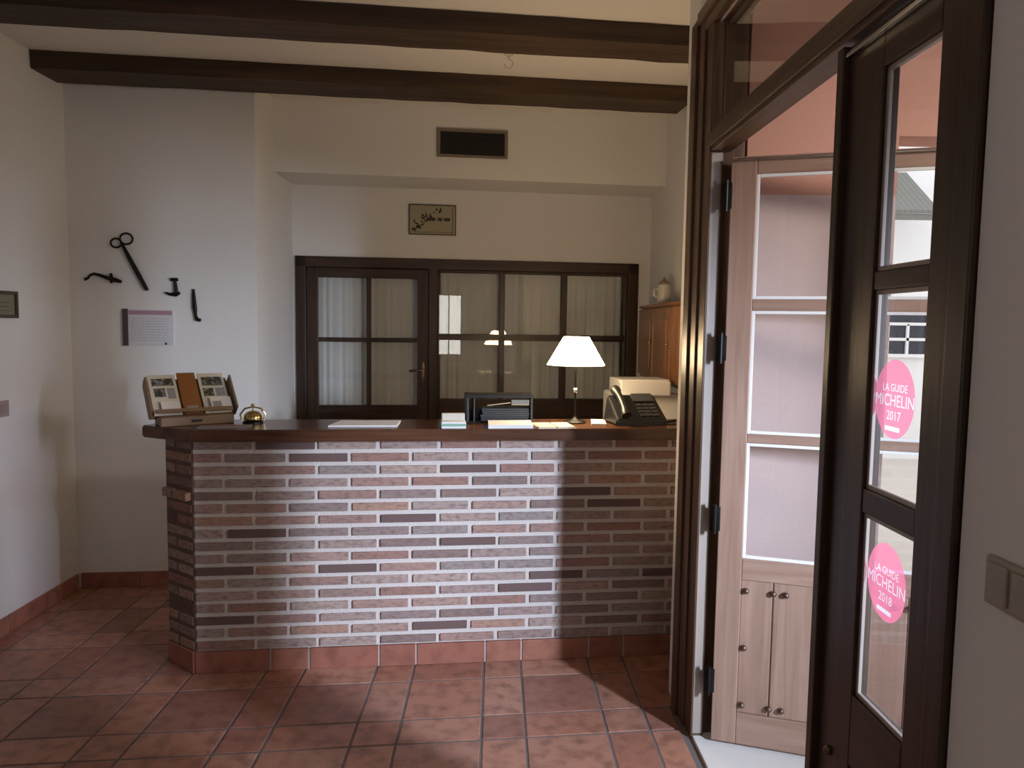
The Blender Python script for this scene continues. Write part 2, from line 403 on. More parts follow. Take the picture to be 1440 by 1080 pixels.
# stickers on its glass; their faces look into the room (local -y)
def film(name, tint, col, fac):
    m = bpy.data.materials.new(name); m.use_nodes = True; nt = m.node_tree; nt.nodes.clear(); L = nt.links.new
    o = nt.nodes.new('ShaderNodeOutputMaterial'); mx = nt.nodes.new('ShaderNodeMixShader'); mx.inputs['Fac'].default_value = fac
    t = nt.nodes.new('ShaderNodeBsdfTransparent'); t.inputs['Color'].default_value = (*tint, 1)
    d = nt.nodes.new('ShaderNodeBsdfTranslucent'); d.inputs['Color'].default_value = (*col, 1)
    L(t.outputs[0], mx.inputs[1]); L(d.outputs[0], mx.inputs[2]); L(mx.outputs[0], o.inputs['Surface']); return m
M['sticker'] = film('rose_vinyl_film', (.92, .36, .46), (.9, .25, .36), .35)
M['stickertext'] = film('white_vinyl_film', (.98, .95, .96), (.95, .9, .92), .3)
def glyph_splines(body, size, dx, dz, sx):
    cu = bpy.data.curves.new('glyphs', 'FONT'); cu.body = body; cu.size = size; cu.align_x = 'CENTER'; cu.align_y = 'CENTER'
    tmp = bpy.data.objects.new('glyphs', cu); COL.objects.link(tmp); bpy.context.view_layer.update()
    c = tmp.to_curve(bpy.context.evaluated_depsgraph_get())
    out = []
    for sp in c.splines:
        out.append([tuple((q[0]*sx+dx, q[1]+dz) for q in (p.handle_left, p.co, p.handle_right)) for p in sp.bezier_points])
    tmp.to_curve_clear(); bpy.data.objects.remove(tmp); return out
def flat_curve(name, splines, circle, mat, parent, m):
    cu = bpy.data.curves.new(name, 'CURVE'); cu.dimensions = '2D'; cu.fill_mode = 'BOTH'; cu.resolution_u = 4
    if circle:
        sp = cu.splines.new('POLY'); n = 56; sp.points.add(n-1); sp.use_cyclic_u = True
        for k in range(n): sp.points[k].co = (circle*.92*math.cos(2*PI*k/n), circle*math.sin(2*PI*k/n), 0, 1)
    for pts in splines:
        sp = cu.splines.new('BEZIER'); sp.bezier_points.add(len(pts)-1); sp.use_cyclic_u = True
        for bp_, (hl, c, hr) in zip(sp.bezier_points, pts):
            bp_.handle_left_type = bp_.handle_right_type = 'FREE'
            bp_.co = (*c, 0); bp_.handle_left = (*hl, 0); bp_.handle_right = (*hr, 0)
    tmp = bpy.data.objects.new(name, cu); COL.objects.link(tmp); bpy.context.view_layer.update()
    me = bpy.data.meshes.new_from_object(tmp.evaluated_get(bpy.context.evaluated_depsgraph_get()))
    bpy.data.objects.remove(tmp); me.name = name; me.transform(m); me.materials.clear(); me.materials.append(M[mat])
    o = bpy.data.objects.new(name, me); COL.objects.link(o); o.parent = parent; return o
def sticker(cx, cz, label, lines):
    m = Matrix.Translation((cx, .0275, cz)) @ Matrix.Rotation(PI/2, 4, 'X')
    gl = []
    for body, sz, dz, sx in lines: gl += glyph_splines(body, sz, 0, dz, sx)
    bar = [(-.03, -.064), (.024, -.064), (.024, -.055), (-.03, -.055)]
    gl.append([(p, p, p) for p in bar])
    o = flat_curve('round_sticker', gl, .079, 'sticker', d2, m); o['label'] = label
    flat_curve('lettering', gl, 0, 'stickertext', o, m)
sticker(1.216, 1.425, 'round red sticker with white lettering in the middle pane', [('LA GUIDE', .022, .022, .95), ('MICHELIN', .034, -.004, .95), ('2017', .026, -.034, 1)])
sticker(1.222, 1.055, 'round red sticker with white lettering in the lowest pane', [('LA GUIDE', .022, .022, .95), ('MICHELIN', .034, -.004, .95), ('2018', .026, -.034, 1)])

# open leaf (far): swung outward
d1 = thing('door_1', None, None, (.765, 2.668, 0), rad(-17), kind='structure')
d1['label'] = 'open far leaf of the entrance door, lit by daylight, with three glass panes over a studded panel'
w0, w1 = .0, .95
px0, px1 = .088, .86
each('stile', 'leaf_z', d1, [(w0, px0, 0, .04, .02, 2.165), (px1, w1, 0, .04, .02, 2.165)])
each('rail', 'leaf_x', d1, [(px0, px1, 0, .04, 2.103, 2.165), (px0, px1, .003, .037, 1.625, 1.666), (px0, px1, .003, .037, 1.150, 1.184), (px0, px1, 0, .04, .645, .725), (px0, px1, 0, .04, .02, .14)])
boxes([(.02, w1, -.016, -.001, 2.150, 2.158)], bev=.003).build('weather_strip', 'chrome', d1)
b = boxes([(.088, .198, .006, .034, .14, .645), (.201, .42, .006, .034, .14, .645), (.423, .64, .006, .034, .14, .645), (.643, .86, .006, .034, .14, .645)], bev=.004)
b.build('lower_panel', 'leaf_z', d1)
for z0, z1 in ((1.666, 2.103), (1.184, 1.625), (.725, 1.150)):
    e = .011
    b = boxes([(px0, px0+e, .004, .014, z0, z1), (px1-e, px1, .004, .014, z0, z1), (px0+e, px1-e, .004, .014, z0, z0+e), (px0+e, px1-e, .004, .014, z1-e, z1)], bev=.0015)
    b.build('glazing_bead', 'paper', d1)
    MB().box(px0, px1, .016, .020, z0, z1).build('pane', 'glass2', d1)
for x in (.105, .200, .243, .385, .430, .60, .645):
    for z in (.605, .172): MB().sphere((x, -.001, z), .0115).build('stud', 'stud', d1, True)
MB().sphere((.105, -.001, .39), .0115).build('stud', 'stud', d1, True)
for z in (2.03, 1.49, .865, .25):
    b = MB(); b.lathe([(.007, z-.055), (.007, z+.055)], 12, (-.014, -.007)); b.bbox(-.030, .006, -.004, .000, z-.045, z+.045, .001)
    b.build('hinge', 'blackm', d1, True)
struct('threshold_trim', MB().bbox(-.06, 1.45, .005, .62, -.05, .010, .003), 'marble', DL, DR).name = 'trim_2'

# light switch plate on the wall beside the camera
t = thing('light_switch', 'blurred beige light switch plate on the grey wall right of the entrance', 'light switch', (DO[0], DO[1], 0), DR)
t.location = (DO[0]+.0235*-1.60*-1, DO[1]-1.60, 1.185)
b = MB(); b.bbox(-.035, .14, -.010, .0, -.038, .038, .004); b.build('plate', 'beige', t)
for k in range(3): MB().bbox(-.025+k*.054, .020+k*.054, -.015, -.009, -.03, .03, .003).build('rocker', 'beige', t)

# ------------------------------------------------------------------ porch and the courtyard outside
wo = lambda x: 2.80+(x-.8)*0.0
b = MB()
b.box(.86, 1.42, 2.80, 2.96, 2.06, 2.9); b.box(1.42, 3.1, 2.80, 2.96, 2.28, 2.9); b.box(3.1, 4.6, 2.80, 2.96, -.05, 2.9)
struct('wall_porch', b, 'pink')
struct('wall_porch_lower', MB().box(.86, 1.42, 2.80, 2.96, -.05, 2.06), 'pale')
struct('light_baffle', MB().bbox(1.62, 1.78, -1.6, 1.6, 2.33, 2.9, .01), 'frame_x')  # unseen beam added to keep porch light out of the transom
struct('wall_porch_end', MB().box(4.6, 4.75, 2.2, 2.96, -.05, 2.9), 'pink')
struct('ceiling_porch', MB().box(.86, 4.75, -1.6, 2.96, 2.9, 3.0), 'pink')
struct('floor_porch', MB().box(.78, 9.5, -4, 13, -.15, -.004), 'porchfloor')
b = MB(); b.box(1.0, 12, 9.0, 9.3, -.05, 4.6); struct('wall_courtyard', b, 'outwhite')
# window of the building across the courtyard
t = thing('window_2', None, None, (4.28, 9.0, 1.285), 0, kind='structure'); t['label'] = 'dark window with white glazing bars on the white building across the courtyard'
b = MB()
b.box(0, .72, -.06, 0, .58, .62); b.box(0, .72, -.06, 0, -.04, 0); b.box(-.04, 0, -.06, 0, -.04, .62); b.box(.72, .76, -.06, 0, -.04, .62)
for x in (.235, .475): b.box(x, x+.03, -.05, -.01, 0, .36)
for z in (.16, .345): b.box(0, .72, -.05, -.01, z, z+.035)
b.build('window_frame', 'outwhite', t); MB().box(0, .72, -.02, -.005, 0, .58).build('pane', 'night', t)
t = thing('canopy', 'grey weathered canopy roof above the courtyard window', 'canopy', (4.17, 9.0, 2.85))
b = MB()
for k in range(8): b.add([(k*.063, -.75, 0), (k*.063+.06, -.75, 0), (k*.063+.06, 0, .55), (k*.063, 0, .55), (k*.063, -.75, .04), (k*.063+.06, -.75, .04), (k*.063+.06, 0, .6), (k*.063, 0, .6)], [(0, 1, 2, 3), (4, 5, 6, 7), (0, 1, 5, 4), (1, 2, 6, 5), (2, 3, 7, 6), (3, 0, 4, 7)])
b.build('roof_sheet', 'roof', t); MB().box(-.02, .52, -.74, -.68, -.06, .0).build('edge_board', 'roof', t)

# ------------------------------------------------------------------ back glazing: door, sidelight, surround
NL = (NO[0], NO[1], 0)
t = thing('trim_3', None, None, NL, A7, kind='structure'); t['label'] = 'dark wooden surround of the glazed office front'
each('upright', 'dark_z', t, [(.017, .085, -.02, .10, 0, 2.017), (.925, .985, -.02, .10, 0, 1.95), (2.355, 2.43, -.02, .10, .884, 2.017)])
boxes([(.017, 2.43, -.02, .10, 1.945, 2.017)]).build('head', 'dark_x', t)
d3 = thing('door_3', None, None, NL, A7, kind='structure'); d3['label'] = 'dark glazed office door with four panes'
each('stile', 'dark_z', d3, [(.087, .165, .0, .045, .01, 1.943), (.846, .923, .0, .045, .01, 1.943)])
each('rail', 'dark_x', d3, [(.165, .846, 0, .045, 1.877, 1.943), (.165, .846, 0, .045, .80, .988), (.165, .846, 0, .045, .01, .15)])
boxes([(.165, .846, .012, .034, .15, .80)]).build('lower_panel', 'dark_z', d3)
boxes([(.494, .526, .004, .040, .988, 1.877), (.165, .846, .004, .040, 1.432, 1.463)]).build('glazing_bar', 'dark_z', d3)
for x0, x1 in ((.165, .494), (.526, .846)):
    for z0, z1 in ((.988, 1.432), (1.463, 1.877)):
        MB().box(x0, x1, .020, .024, z0, z1).build('pane', 'glass', d3)
h = MB(); h.bbox(.870, .896, -.008, 0, 1.12, 1.30, .002); h.tube([(.883, -.008, 1.24), (.883, -.05, 1.24), (.86, -.055, 1.24), (.79, -.05, 1.235)], .008, 8)
h.build('door_handle', 'stud', d3, True)
w1_ = thing('window_1', None, None, NL, A7, kind='structure'); w1_['label'] = 'dark wooden sidelight window with six panes beside the office door'
each('window_upright', 'dark_z', w1_, [(.985, .998, .0, .06, .884, 1.945), (1.424, 1.462, .0, .05, 1.03, 1.945), (1.869, 1.912, .0, .05, 1.03, 1.945), (2.34, 2.356, .0, .06, .884, 1.945)])
each('window_rail', 'dark_x', w1_, [(.998, 2.34, 0, .06, 1.926, 1.945), (.998, 2.34, .0, .05, 1.453, 1.497), (.998, 2.34, -.01, .06, .884, 1.035)])
for x0, x1 in ((.998, 1.424), (1.462, 1.869), (1.912, 2.34)):
    for z0, z1 in ((1.035, 1.453), (1.497, 1.926)):
        MB().box(x0, x1, .022, .026, z0, z1).build('pane', 'glass', w1_)
def curtain(label, x0, x1, z0, z1, seed, y=.085, amp=.005):
    random.seed(seed)
    n = int((x1-x0)/.006); ph = [random.uniform(0, 6) for _ in range(4)]
    vs = []; fs = []; rws = 8
    for j in range(rws+1):
        z = z1+(z0-z1)*j/rws
        for i in range(n+1):
            x = x0+(x1-x0)*i/n
            q = amp*(math.sin(x*95+ph[0]+1.6*math.sin(x*17+ph[2]))+.5*math.sin(x*171+ph[1]))*(.5+.5*j/rws)
            vs.append((x, q, z))
    for j in range(rws):
        for i in range(n): fs.append((j*(n+1)+i, j*(n+1)+i+1, (j+1)*(n+1)+i+1, (j+1)*(n+1)+i))
    b = MB(); b.add(vs, fs)
    c = thing('curtain', label, 'curtain', (NO[0]-math.sin(A7)*y, NO[1]+math.cos(A7)*y, 0), A7, 'curtains behind the office glazing')
    b.build('fabric', 'curtain', c, True)
    b = MB(); b.tube([(x0-.02, 0, z1+.0), (x1+.02, 0, z1+.0)], .006, 8); b.build('curtain_rod', 'brass', c, True)
curtain('sheer white curtain behind the four panes of the office door', .12, .90, .2, 1.91, 3)
curtain('sheer white curtain behind the six panes of the sidelight window', 1.01, 2.33, .9, 1.94, 5)

# ------------------------------------------------------------------ reception counter
CO = (-1.39, 3.18)
cl = math.cos(A7); sl = math.sin(A7)
def C(x, y, z=0): return (CO[0]+x*cl-y*sl, CO[1]+x*sl+y*cl, z)
ctr = thing('reception_counter', 'brick reception counter with a dark polished wooden top and terracotta skirting', 'counter', C(0, 0, 0), A7)
LEN = 2.40
ex, ey = -.150, .138          # far end of the short slanted end face
body = [(0, .004), (LEN, .004), (LEN, .26), (-.10, .26), (ex, ey+.004)]
MB().prism(body, .0, 1.045).build('counter_core', 'mortar', ctr)
rp = .0562; rh = .0365; z0 = .104
b = MB(); bl, mo = .251, .019
def brickbox(mb, x0, x1, z, h, m=None, d=.0):
    j = lambda a: random.uniform(-a, a)
    mb.bbox(x0+j(.002), x1+j(.002), -.0045+j(.0012)-d, .02, z+j(.001), z+h+j(.0012), .0025, m)
r = 0; z = z0
while z < 1.03:
    h = min(rh, 1.043-z)
    x = .009 if r % 2 == 1 else .009-.001
    first = .118 if r % 2 == 1 else .245
    brickbox(b, x, x+first, z, h); x += first+mo
    while x < LEN-.02:
        e = min(x+bl, LEN-.003); brickbox(b, x, e, z, h); x += bl+mo
    z += rp; r += 1
# slanted end face
ang = math.atan2(-ey, -ex); L2 = math.hypot(ex, ey)
mE = Matrix.Translation((ex, ey, 0)) @ Matrix.Rotation(ang, 4, 'Z')
r = 0; z = z0
while z < 1.03:
    h = min(rh, 1.043-z)
    d = .022 if r == 12 else 0
    if r % 2: brickbox(b, .004, L2-.006, z, h, mE, d)
    else: brickbox(b, .004, .075, z, h, mE, d); brickbox(b, .090, L2-.006, z, h, mE, d)
    z += rp; r += 1
b.build('brick_facing', 'brick', ctr)
# skirting
b = MB(); j_ = MB(); xs = [0]
for q in [-1.001, -.833, -.522, -.354, -.036, .133, .453, .622, .94]:
    xs.append(q+1.323+.005)
xs = sorted(v for v in xs if 0 <= v < LEN)+[LEN]
for a_, b_ in zip(xs, xs[1:]): b.bbox(a_+.004, b_-.004, -.014, .004, .001, .098, .002)
b.bbox(.004, L2+.004, -.014, .004, .001, .098, .002, mE)
j_.box(0.002, LEN, -.009, .004, .001, .094)
b.build('skirting_tile', 'skirt', ctr); j_.build('skirting_joint', 'joint', ctr)
MB().box(-.002, L2+.002, -.0008, .01, .0, 1.044, mE).build('end_mortar', 'mortar_shaded', ctr)
# worktop
tp = [(.02, -.075), (LEN, -.075), (LEN, .285), (-.13, .285), (-.235, .085)]
b = MB(); b.prism(tp, 1.047, 1.10)
bmesh.ops.bevel(b.bm, geom=[e for e in b.bm.edges], offset=.007, segments=3, affect='EDGES')
b.build('worktop', 'top', ctr)

# lower staff desk and printer behind the counter
t = thing('staff_desk', 'dark desk surface behind the counter, low below its top', 'desk', C(.9, .30), A7)
boxes([(0, 1.48, .0, .55, .72, .75)]).build('desk_top', 'top', t)
each('desk_side', 'dark_z', t, [(0.02, .05, .02, .53, 0, .72), (1.40, 1.43, .02, .53, 0, .72)])
t = thing('printer', 'white printer standing behind the telephone at the right end', 'printer', (.70, 3.97, .75), A7)
boxes([(-.16, .19, -.10, .22, 0, .46)], bev=.015).build('printer_body', 'white', t)
boxes([(-.155, .115, -.14, -.09, .455, .53), (-.155, .115, -.12, .1, .46, .54)], bev=.008).build('paper_tray', 'white', t)
boxes([(-.11, .14, -.108, -.095, .18, .23)]).build('output_slot', 'darkgrey', t)

# ------------------------------------------------------------------ lamp
LP = (.304, 3.53)
t = thing('table_lamp', 'lit table lamp with a cream conical shade on the reception counter', 'lamp', (*LP, 1.1))
MB().lathe([(.055, 0), (.055, .006), (.045, .012), (.018, .018), (.008, .028), (.0045, .04), (.0045, .245), (.008, .25), (.008, .275)], 28).build('base', 'blackm', t, True)
MB().sphere((0, 0, .155), .014).build('knob', 'chrome', t, True)
MB().lathe([(.139, .277), (.060, .412)], 48, caps=False).build('lamp_shade', 'shade', t, True)
MB().tube([(.139*math.cos(k*PI/20), .139*math.sin(k*PI/20), .277) for k in range(40)], .002, 6, True).build('shade_ring', 'offwhite', t, True)
MB().sphere((0, 0, .315), .022).build('bulb', 'bulb', t, True)

# ------------------------------------------------------------------ telephone
t = thing('telephone', 'black desk telephone on the counter at the right', 'telephone', (.595, 3.545, 1.1), rad(12))
b = MB()
b.add([(-.13, -.10, 0), (.13, -.10, 0), (.13, .09, 0), (-.13, .09, 0), (-.125, -.095, .03), (.125, -.095, .03), (.12, .07, .135), (-.12, .07, .135)], [(0, 3, 2, 1), (4, 5, 6, 7), (0, 1, 5, 4), (1, 2, 6, 5), (2, 3, 7, 6), (3, 0, 4, 7)])
bmesh.ops.bevel(b.bm, geom=b.bm.edges[:], offset=.008, segments=2, affect='EDGES'); b.build('phone_body', 'black', t)
mT = Matrix.Translation((0, -.095, .03)) @ Matrix.Rotation(math.atan2(.105, .165), 4, 'X')
b = MB(); b.bbox(-.005, .10, .125, .185, -.004, .012, .003, mT); b.build('display', 'darkgrey', t)
b = MB()
for i in range(4):
    for k in range(3): b.bbox(.0+k*.034, .026+k*.034, .02+i*.025, .037+i*.025, -.002, .007, .002, mT)
b.build('keypad', 'darkgrey', t)
b = MB()
pts = [mT @ Vector((-.085, -.005+.2*i/10, .028+.014*math.sin(PI*i/10))) for i in range(11)]
b.tube(pts, [.024, .025, .018, .016, .016, .016, .016, .016, .018, .025, .024], 12); b.build('handset', 'black', t, True)
b = MB(); cs = []
for i in range(90):
    a = i*1.1; f = i/89; cs.append((.135+.075*f+.006*math.cos(a), -.05+.05*f, .009+.006*math.sin(a)))
b.tube(cs, .002, 6); b.build('cord', 'black', t, True)

# ------------------------------------------------------------------ black letter tray
t = thing('letter_tray', 'black two-tier letter tray at the back of the counter, left of the lamp', 'letter tray', C(1.360, .205, 1.1), A7)
boxes([(-.16, .16, -.07, .07, .0, .008), (-.16, .16, -.07, .07, .118, .134), (-.16, -.15, .06, .07, .0, .12), (-.155, .155, .058, .068, 0, .05)]).build('tray', 'black', t)
each('tray_side', 'darkgrey', t, [(-.158, -.146, -.068, .068, .0, .12), (-.125, -.117, -.066, .066, .0, .12), (.148, .158, -.068, .068, 0, .12)])
b = MB(); b.tube([(-.06, -.072, .085), (.05, -.072, .098)], .004, 8); b.bbox(.055, .14, -.074, -.066, .085, .112, .002); b.build('clip', 'chrome', t)
t2 = thing('document_stack', 'pile of dark files inside the black letter tray', 'papers', C(1.375, .205, 1.1085), A7)
b = MB(); random.seed(4)
for i in range(6): b.bbox(-.10+random.uniform(-.006, .006), .13+random.uniform(-.006, .006), -.055, .05, i*.010, i*.010+.009, .001)
b.build('files', 'darkgrey', t2)

# ------------------------------------------------------------------ papers on the counter
def sheet(name, label, cat, pts, z, h, mat, group=None, z0=1.1005):
    cx = sum(p[0] for p in pts)/len(pts); cy = sum(p[1] for p in pts)/len(pts)
    b = MB(); b.prism([(p[0]-cx, p[1]-cy) for p in pts], 0, h)
    o = b.build(name, mat); o.location = (cx, cy, z0+z); tag(o, label, cat, group); return o
def rect(cx, cy, w, d, a):
    c, s = math.cos(a), math.sin(a)
    return [(cx+x*c-y*s, cy+x*s+y*c) for x, y in ((-w/2, -d/2), (w/2, -d/2), (w/2, d/2), (-w/2, d/2))]
sheet('paper_pad', 'white sheet of paper lying alone on the counter in front of the office door', 'paper', [(-.815, 3.262), (-.515, 3.298), (-.525, 3.485), (-.80, 3.45)], 0, .006, 'paper')
sheet('paper_stack', 'bright white stack of forms on the counter in front of the letter tray', 'paper', [(-.103, 3.28), (.098, 3.305), (.09, 3.475), (-.11, 3.45)], 0, .016, 'paper')
t = thing('open_notebook', 'open cream notebook lying below the lamp, left of the folded sheet', 'notebook', (.190, 3.382, 1.1005), rad(10))
boxes([(-.085, -.002, -.085, .07, 0, .010), (.002, .085, -.085, .07, 0, .010)], bev=.003).build('pages', 'paper2', t)
boxes([(-.09, .09, -.09, .075, -.0003, .002)], bev=.0008).build('cover', 'sand', t)
sheet('folded_sheet', 'small white sheet under the lamp beside the telephone', 'paper', [(.375, 3.44), (.445, 3.44), (.455, 3.60), (.39, 3.61)], 0, .008, 'paper')
t = thing('card_box', 'small pale green and white card box on the counter edge left of the letter tray', 'box', (-.262, 3.31, 1.1), A7)
boxes([(-.055, .055, -.045, .045, 0, .030)]).build('box', 'paper', t)
boxes([(-.0555, .0555, -.0458, -.044, .010, .022)], bev=.0003).build('green_band', 'greenprint', t)
boxes([(-.052, .052, .01, .035, .030, .062)]).build('upright_cards', 'offwhite', t)
t = thing('brochure', 'flat brochure lying on the counter in front of the leaflet rack', 'brochure', (-1.255, 3.215, 1.1005), rad(14))
boxes([(-.11, .11, -.05, .045, 0, .003)], bev=.001).build('brochure_cover', 'grey', t)
boxes([(-.10, .10, -.012, .0, .003, .0035), (-.08, .09, .012, .022, .003, .0035)], bev=.0002).build('print', 'pinkprint', t)

# service bell
t = thing('service_bell', 'ornate brass reception bell on the counter right of the leaflet rack', 'bell', (-1.185, 3.365, 1.1), rad(15))
MB().lathe([(.045, 0), (.045, .006), (.040, .010), (.02, .014)], 28).build('base', 'blackm', t, True)
MB().lathe([(.040, .016), (.041, .024), (.037, .038), (.026, .050), (.010, .056), (.004, .057)], 28).build('dome', 'brass', t, True)
b = MB(); b.tube([(-.048, 0, .01), (-.055, 0, .04), (-.035, 0, .066), (0, 0, .074), (.035, 0, .066), (.055, 0, .04), (.048, 0, .01)], .004, 8); b.lathe([(.003, .056), (.003, .078), (.008, .080), (.008, .086), (.002, .089)], 14)
b.build('striker', 'brass', t, True)

# leaflet rack
RK = (-1.435, 3.325, 1.1); RZ = rad(37)
t = thing('leaflet_rack', 'tan wooden leaflet rack leaning back on the left end of the counter', 'rack', RK, RZ)
boxes([(-.155, .155, -.07, .055, .0, .040)], bev=.004).build('tray_base', 'sand', t)
boxes([(-.030, .015, -.072, -.069, .014, .026)], bev=.0008).build('slot', 'black', t)
tilt = rad(-42)
mR = Matrix.Translation((0, .0, .040)) @ Matrix.Rotation(tilt, 4, 'X') @ Matrix.Diagonal((1.17, 1, 1.3, 1))
b = MB(); b.bbox(-.155, .155, .012, .022, .0, .165, .002, mR); b.bbox(-.14, .14, -.036, -.028, -.004, .010, .002, mR); b.build('back_board', 'sand', t)
for a_, b_ in ((-.160, -.152), (.152, .160)): MB().bbox(a_, b_, -.045, .022, .0, .145, .002, mR).build('side_board', 'sand', t)
def leaflet(label, x0, x1, h, mat, pics, yy):
    o = thing('leaflet', label, 'leaflet', RK, RZ, 'leaflets in the rack on the counter')
    b = MB(); b.bbox(x0, x1, yy, yy+.006, .003, h, .001, mR); b.build('leaflet_cover', mat, o)
    for (a0, a1, h0, h1, mt) in pics:
        b = MB(); b.bbox(x0+(x1-x0)*a0, x0+(x1-x0)*a1, yy-.0012, yy, h*h0, h*h1, .0004, mR); b.build('photo', mt, o)
M['leafcream'] = flat('cream_leaflet', (.74, .71, .60), .5)
M['photo'] = island('photo_print', [(.12, .14, .1), (.2, .22, .18), (.06, .06, .05)], .4, 60, (1, 1, 1), 1, (.45, .45, .42))
leaflet('cream leaflet with green photos at the left of the rack', -.142, -.042, .178, 'leafcream', [(.12, .9, .72, .90, 'photo'), (.15, .55, .45, .66, 'photo'), (.62, .9, .40, .66, 'grey')], -.002)
leaflet('plain orange brown leaflet in the middle of the rack', -.034, .034, .185, M.setdefault('orange', flat('orange_print', (.30, .12, .035), .5)), [(.2, .8, .08, .2, 'grey')], -.002)
leaflet('cream leaflet with grey photos at the right of the rack', .042, .142, .180, 'leafcream', [(.12, .9, .68, .9, 'photo'), (.10, .5, .42, .62, 'photo'), (.58, .92, .42, .62, 'grey')], -.002)
leaflet('small white leaflet in front at the left of the rack', -.115, -.050, .052, 'paper', [], -.018)
leaflet('small white leaflet in front at the right of the rack', .065, .145, .062, 'paper', [(.1, .5, .3, .7, 'grey')], -.018)

# ------------------------------------------------------------------ things on the walls
# key cabinet
t = thing('wall_cabinet', 'brown wooden wall cabinet on the far right wall behind the lamp', 'cabinet', (fr(4.93)[0], 4.93, 1.24), DR)
boxes([(0, 1.35, -.150, -.002, 0, .45)], bev=.004).build('cabinet_body', 'cab', t)
boxes([(-.008, 1.358, -.165, -.002, .445, .462)], bev=.003).build('cornice', 'cab', t)
for k in range(3):
    d = boxes([(.01+k*.447, .44+k*.447, -.168, -.152, .02, .435)], bev=.003).build('cabinet_door', 'cab', t)
    boxes([(.07+k*.447, .38+k*.447, -.173, -.167, .08, .375)], bev=.003).build('door_panel', 'cab', d)
    MB().sphere((.41+k*.447, -.176, .23), .009).build('knob', 'brass', d, True)
t = thing('jar', 'white lidded ceramic jar standing on top of the wall cabinet', 'jar', (.935, 4.62, 1.702))
MB().lathe([(.030, 0), (.040, .006), (.042, .03), (.042, .105), (.036, .125), (.028, .13)], 28).build('jar_body', 'offwhite', t, True)
MB().lathe([(.033, .131), (.033, .140), (.012, .150), (.006, .156), (.010, .163), (.004, .170)], 24).build('lid', 'sand', t, True)
b = MB(); b.tube([(-.040, 0, .10), (-.062, 0, .095), (-.064, 0, .06), (-.042, 0, .045)], .005, 8); b.build('handle', 'offwhite', t, True)

# vent on the bulkhead
bx0 = -1.503; def_y = 4.690
def BK(x): return (x, 4.690+(x-bx0)*math.tan(A7), 0)
vx = BK(-.50); t = thing('air_vent', 'dark rectangular air vent grille high on the bulkhead', 'vent', (vx[0], vx[1], 2.628), A7)
Wv, Hv = .455, .178
boxes([(0, Wv, -.010, -.001, 0, .018), (0, Wv, -.010, -.001, Hv-.018, Hv), (0, .022, -.010, -.001, .018, Hv-.018), (Wv-.022, Wv, -.010, -.001, .018, Hv-.018)], bev=.002).build('frame', flat('vent_frame', (.2, .16, .12), .5), t)
MB().box(.02, Wv-.02, -.003, -.001, .016, Hv-.016).build('backing', 'black', t)
b = MB()
for k in range(12):
    z = .022+k*.0115; b.add([(.022, -.009, z), (Wv-.022, -.009, z), (Wv-.022, -.003, z+.006), (.022, -.003, z+.006), (.022, -.009, z-.001), (Wv-.022, -.009, z-.001), (Wv-.022, -.003, z+.005), (.022, -.003, z+.005)], [(0, 1, 2, 3), (7, 6, 5, 4), (0, 1, 5, 4), (2, 3, 7, 6)])
b.build('slat', flat('vent_slat', (.055, .045, .035), .5), t)

# plaque over the window
def NK(s, y=0): return (NO[0]+s*cl-y*sl, NO[1]+s*sl+y*cl)
q = NK(.784, -.002)
t = thing('wall_plaque', 'small cream plaque with a dark floral corner and border above the glazing', 'plaque', (q[0], q[1], 2.182), A7)
pw, phh = .327, .208
boxes([(0, pw, -.012, 0, 0, phh)], bev=.002).build('plate', 'plaque', t)
e = .007; y0, y1 = -.0135, -.0118
boxes([(0, pw, y0, y1, 0, e), (0, pw, y0, y1, phh-e, phh), (0, e, y0, y1, 0, phh), (pw-e, pw, y0, y1, 0, phh), (pw-.026, pw-.022, y0, y1, .015, phh-.015), (.015, pw-.02, y0, y1, .017, .020)], bev=.0005).build('border', 'olive', t)
random.seed(11); b = MB()
def petal(x, z, a, l, w):
    n = 8; vs = []
    for i in range(n+1):
        f = i/n; r_ = w*math.sin(PI*f)
        vs.append((x+l*f*math.cos(a)-r_*math.sin(a), z+l*f*math.sin(a)+r_*math.cos(a)))
    for i in range(n-1, 0, -1):
        f = i/n; r_ = -w*math.sin(PI*f)
        vs.append((x+l*f*math.cos(a)-r_*math.sin(a), z+l*f*math.sin(a)+r_*math.cos(a)))
    k = len(vs); b.add([(p[0], yy, p[1]) for yy in (-.0138, -.012) for p in vs], [tuple(range(k)), tuple(range(k, 2*k))]+[(i, (i+1) % k, k+(i+1) % k, k+i) for i in range(k)])
for i in range(34):
    f = random.random(); x = .03+f*.20; z = .045+f*.135+random.uniform(-.02, .03)
    x = min(max(x, .03), .24); z = min(max(z, .04), .165)
    petal(x, z, random.uniform(0, 6.28), random.uniform(.018, .035), random.uniform(.004, .008))
b.build('floral_motif', 'olive', t)
b = MB(); b.bbox(.125, .185, y0, y1, .098, .118, .001); b.bbox(.198, .232, y0, y1, .098, .118, .001); b.bbox(.242, .285, y0, y1, .098, .118, .001)
for x in (.14, .165, .215, .255, .270): b.bbox(x, x+.004, y0-.0003, y1, .092, .122, .0005)
b.build('inscription', 'olive', t)

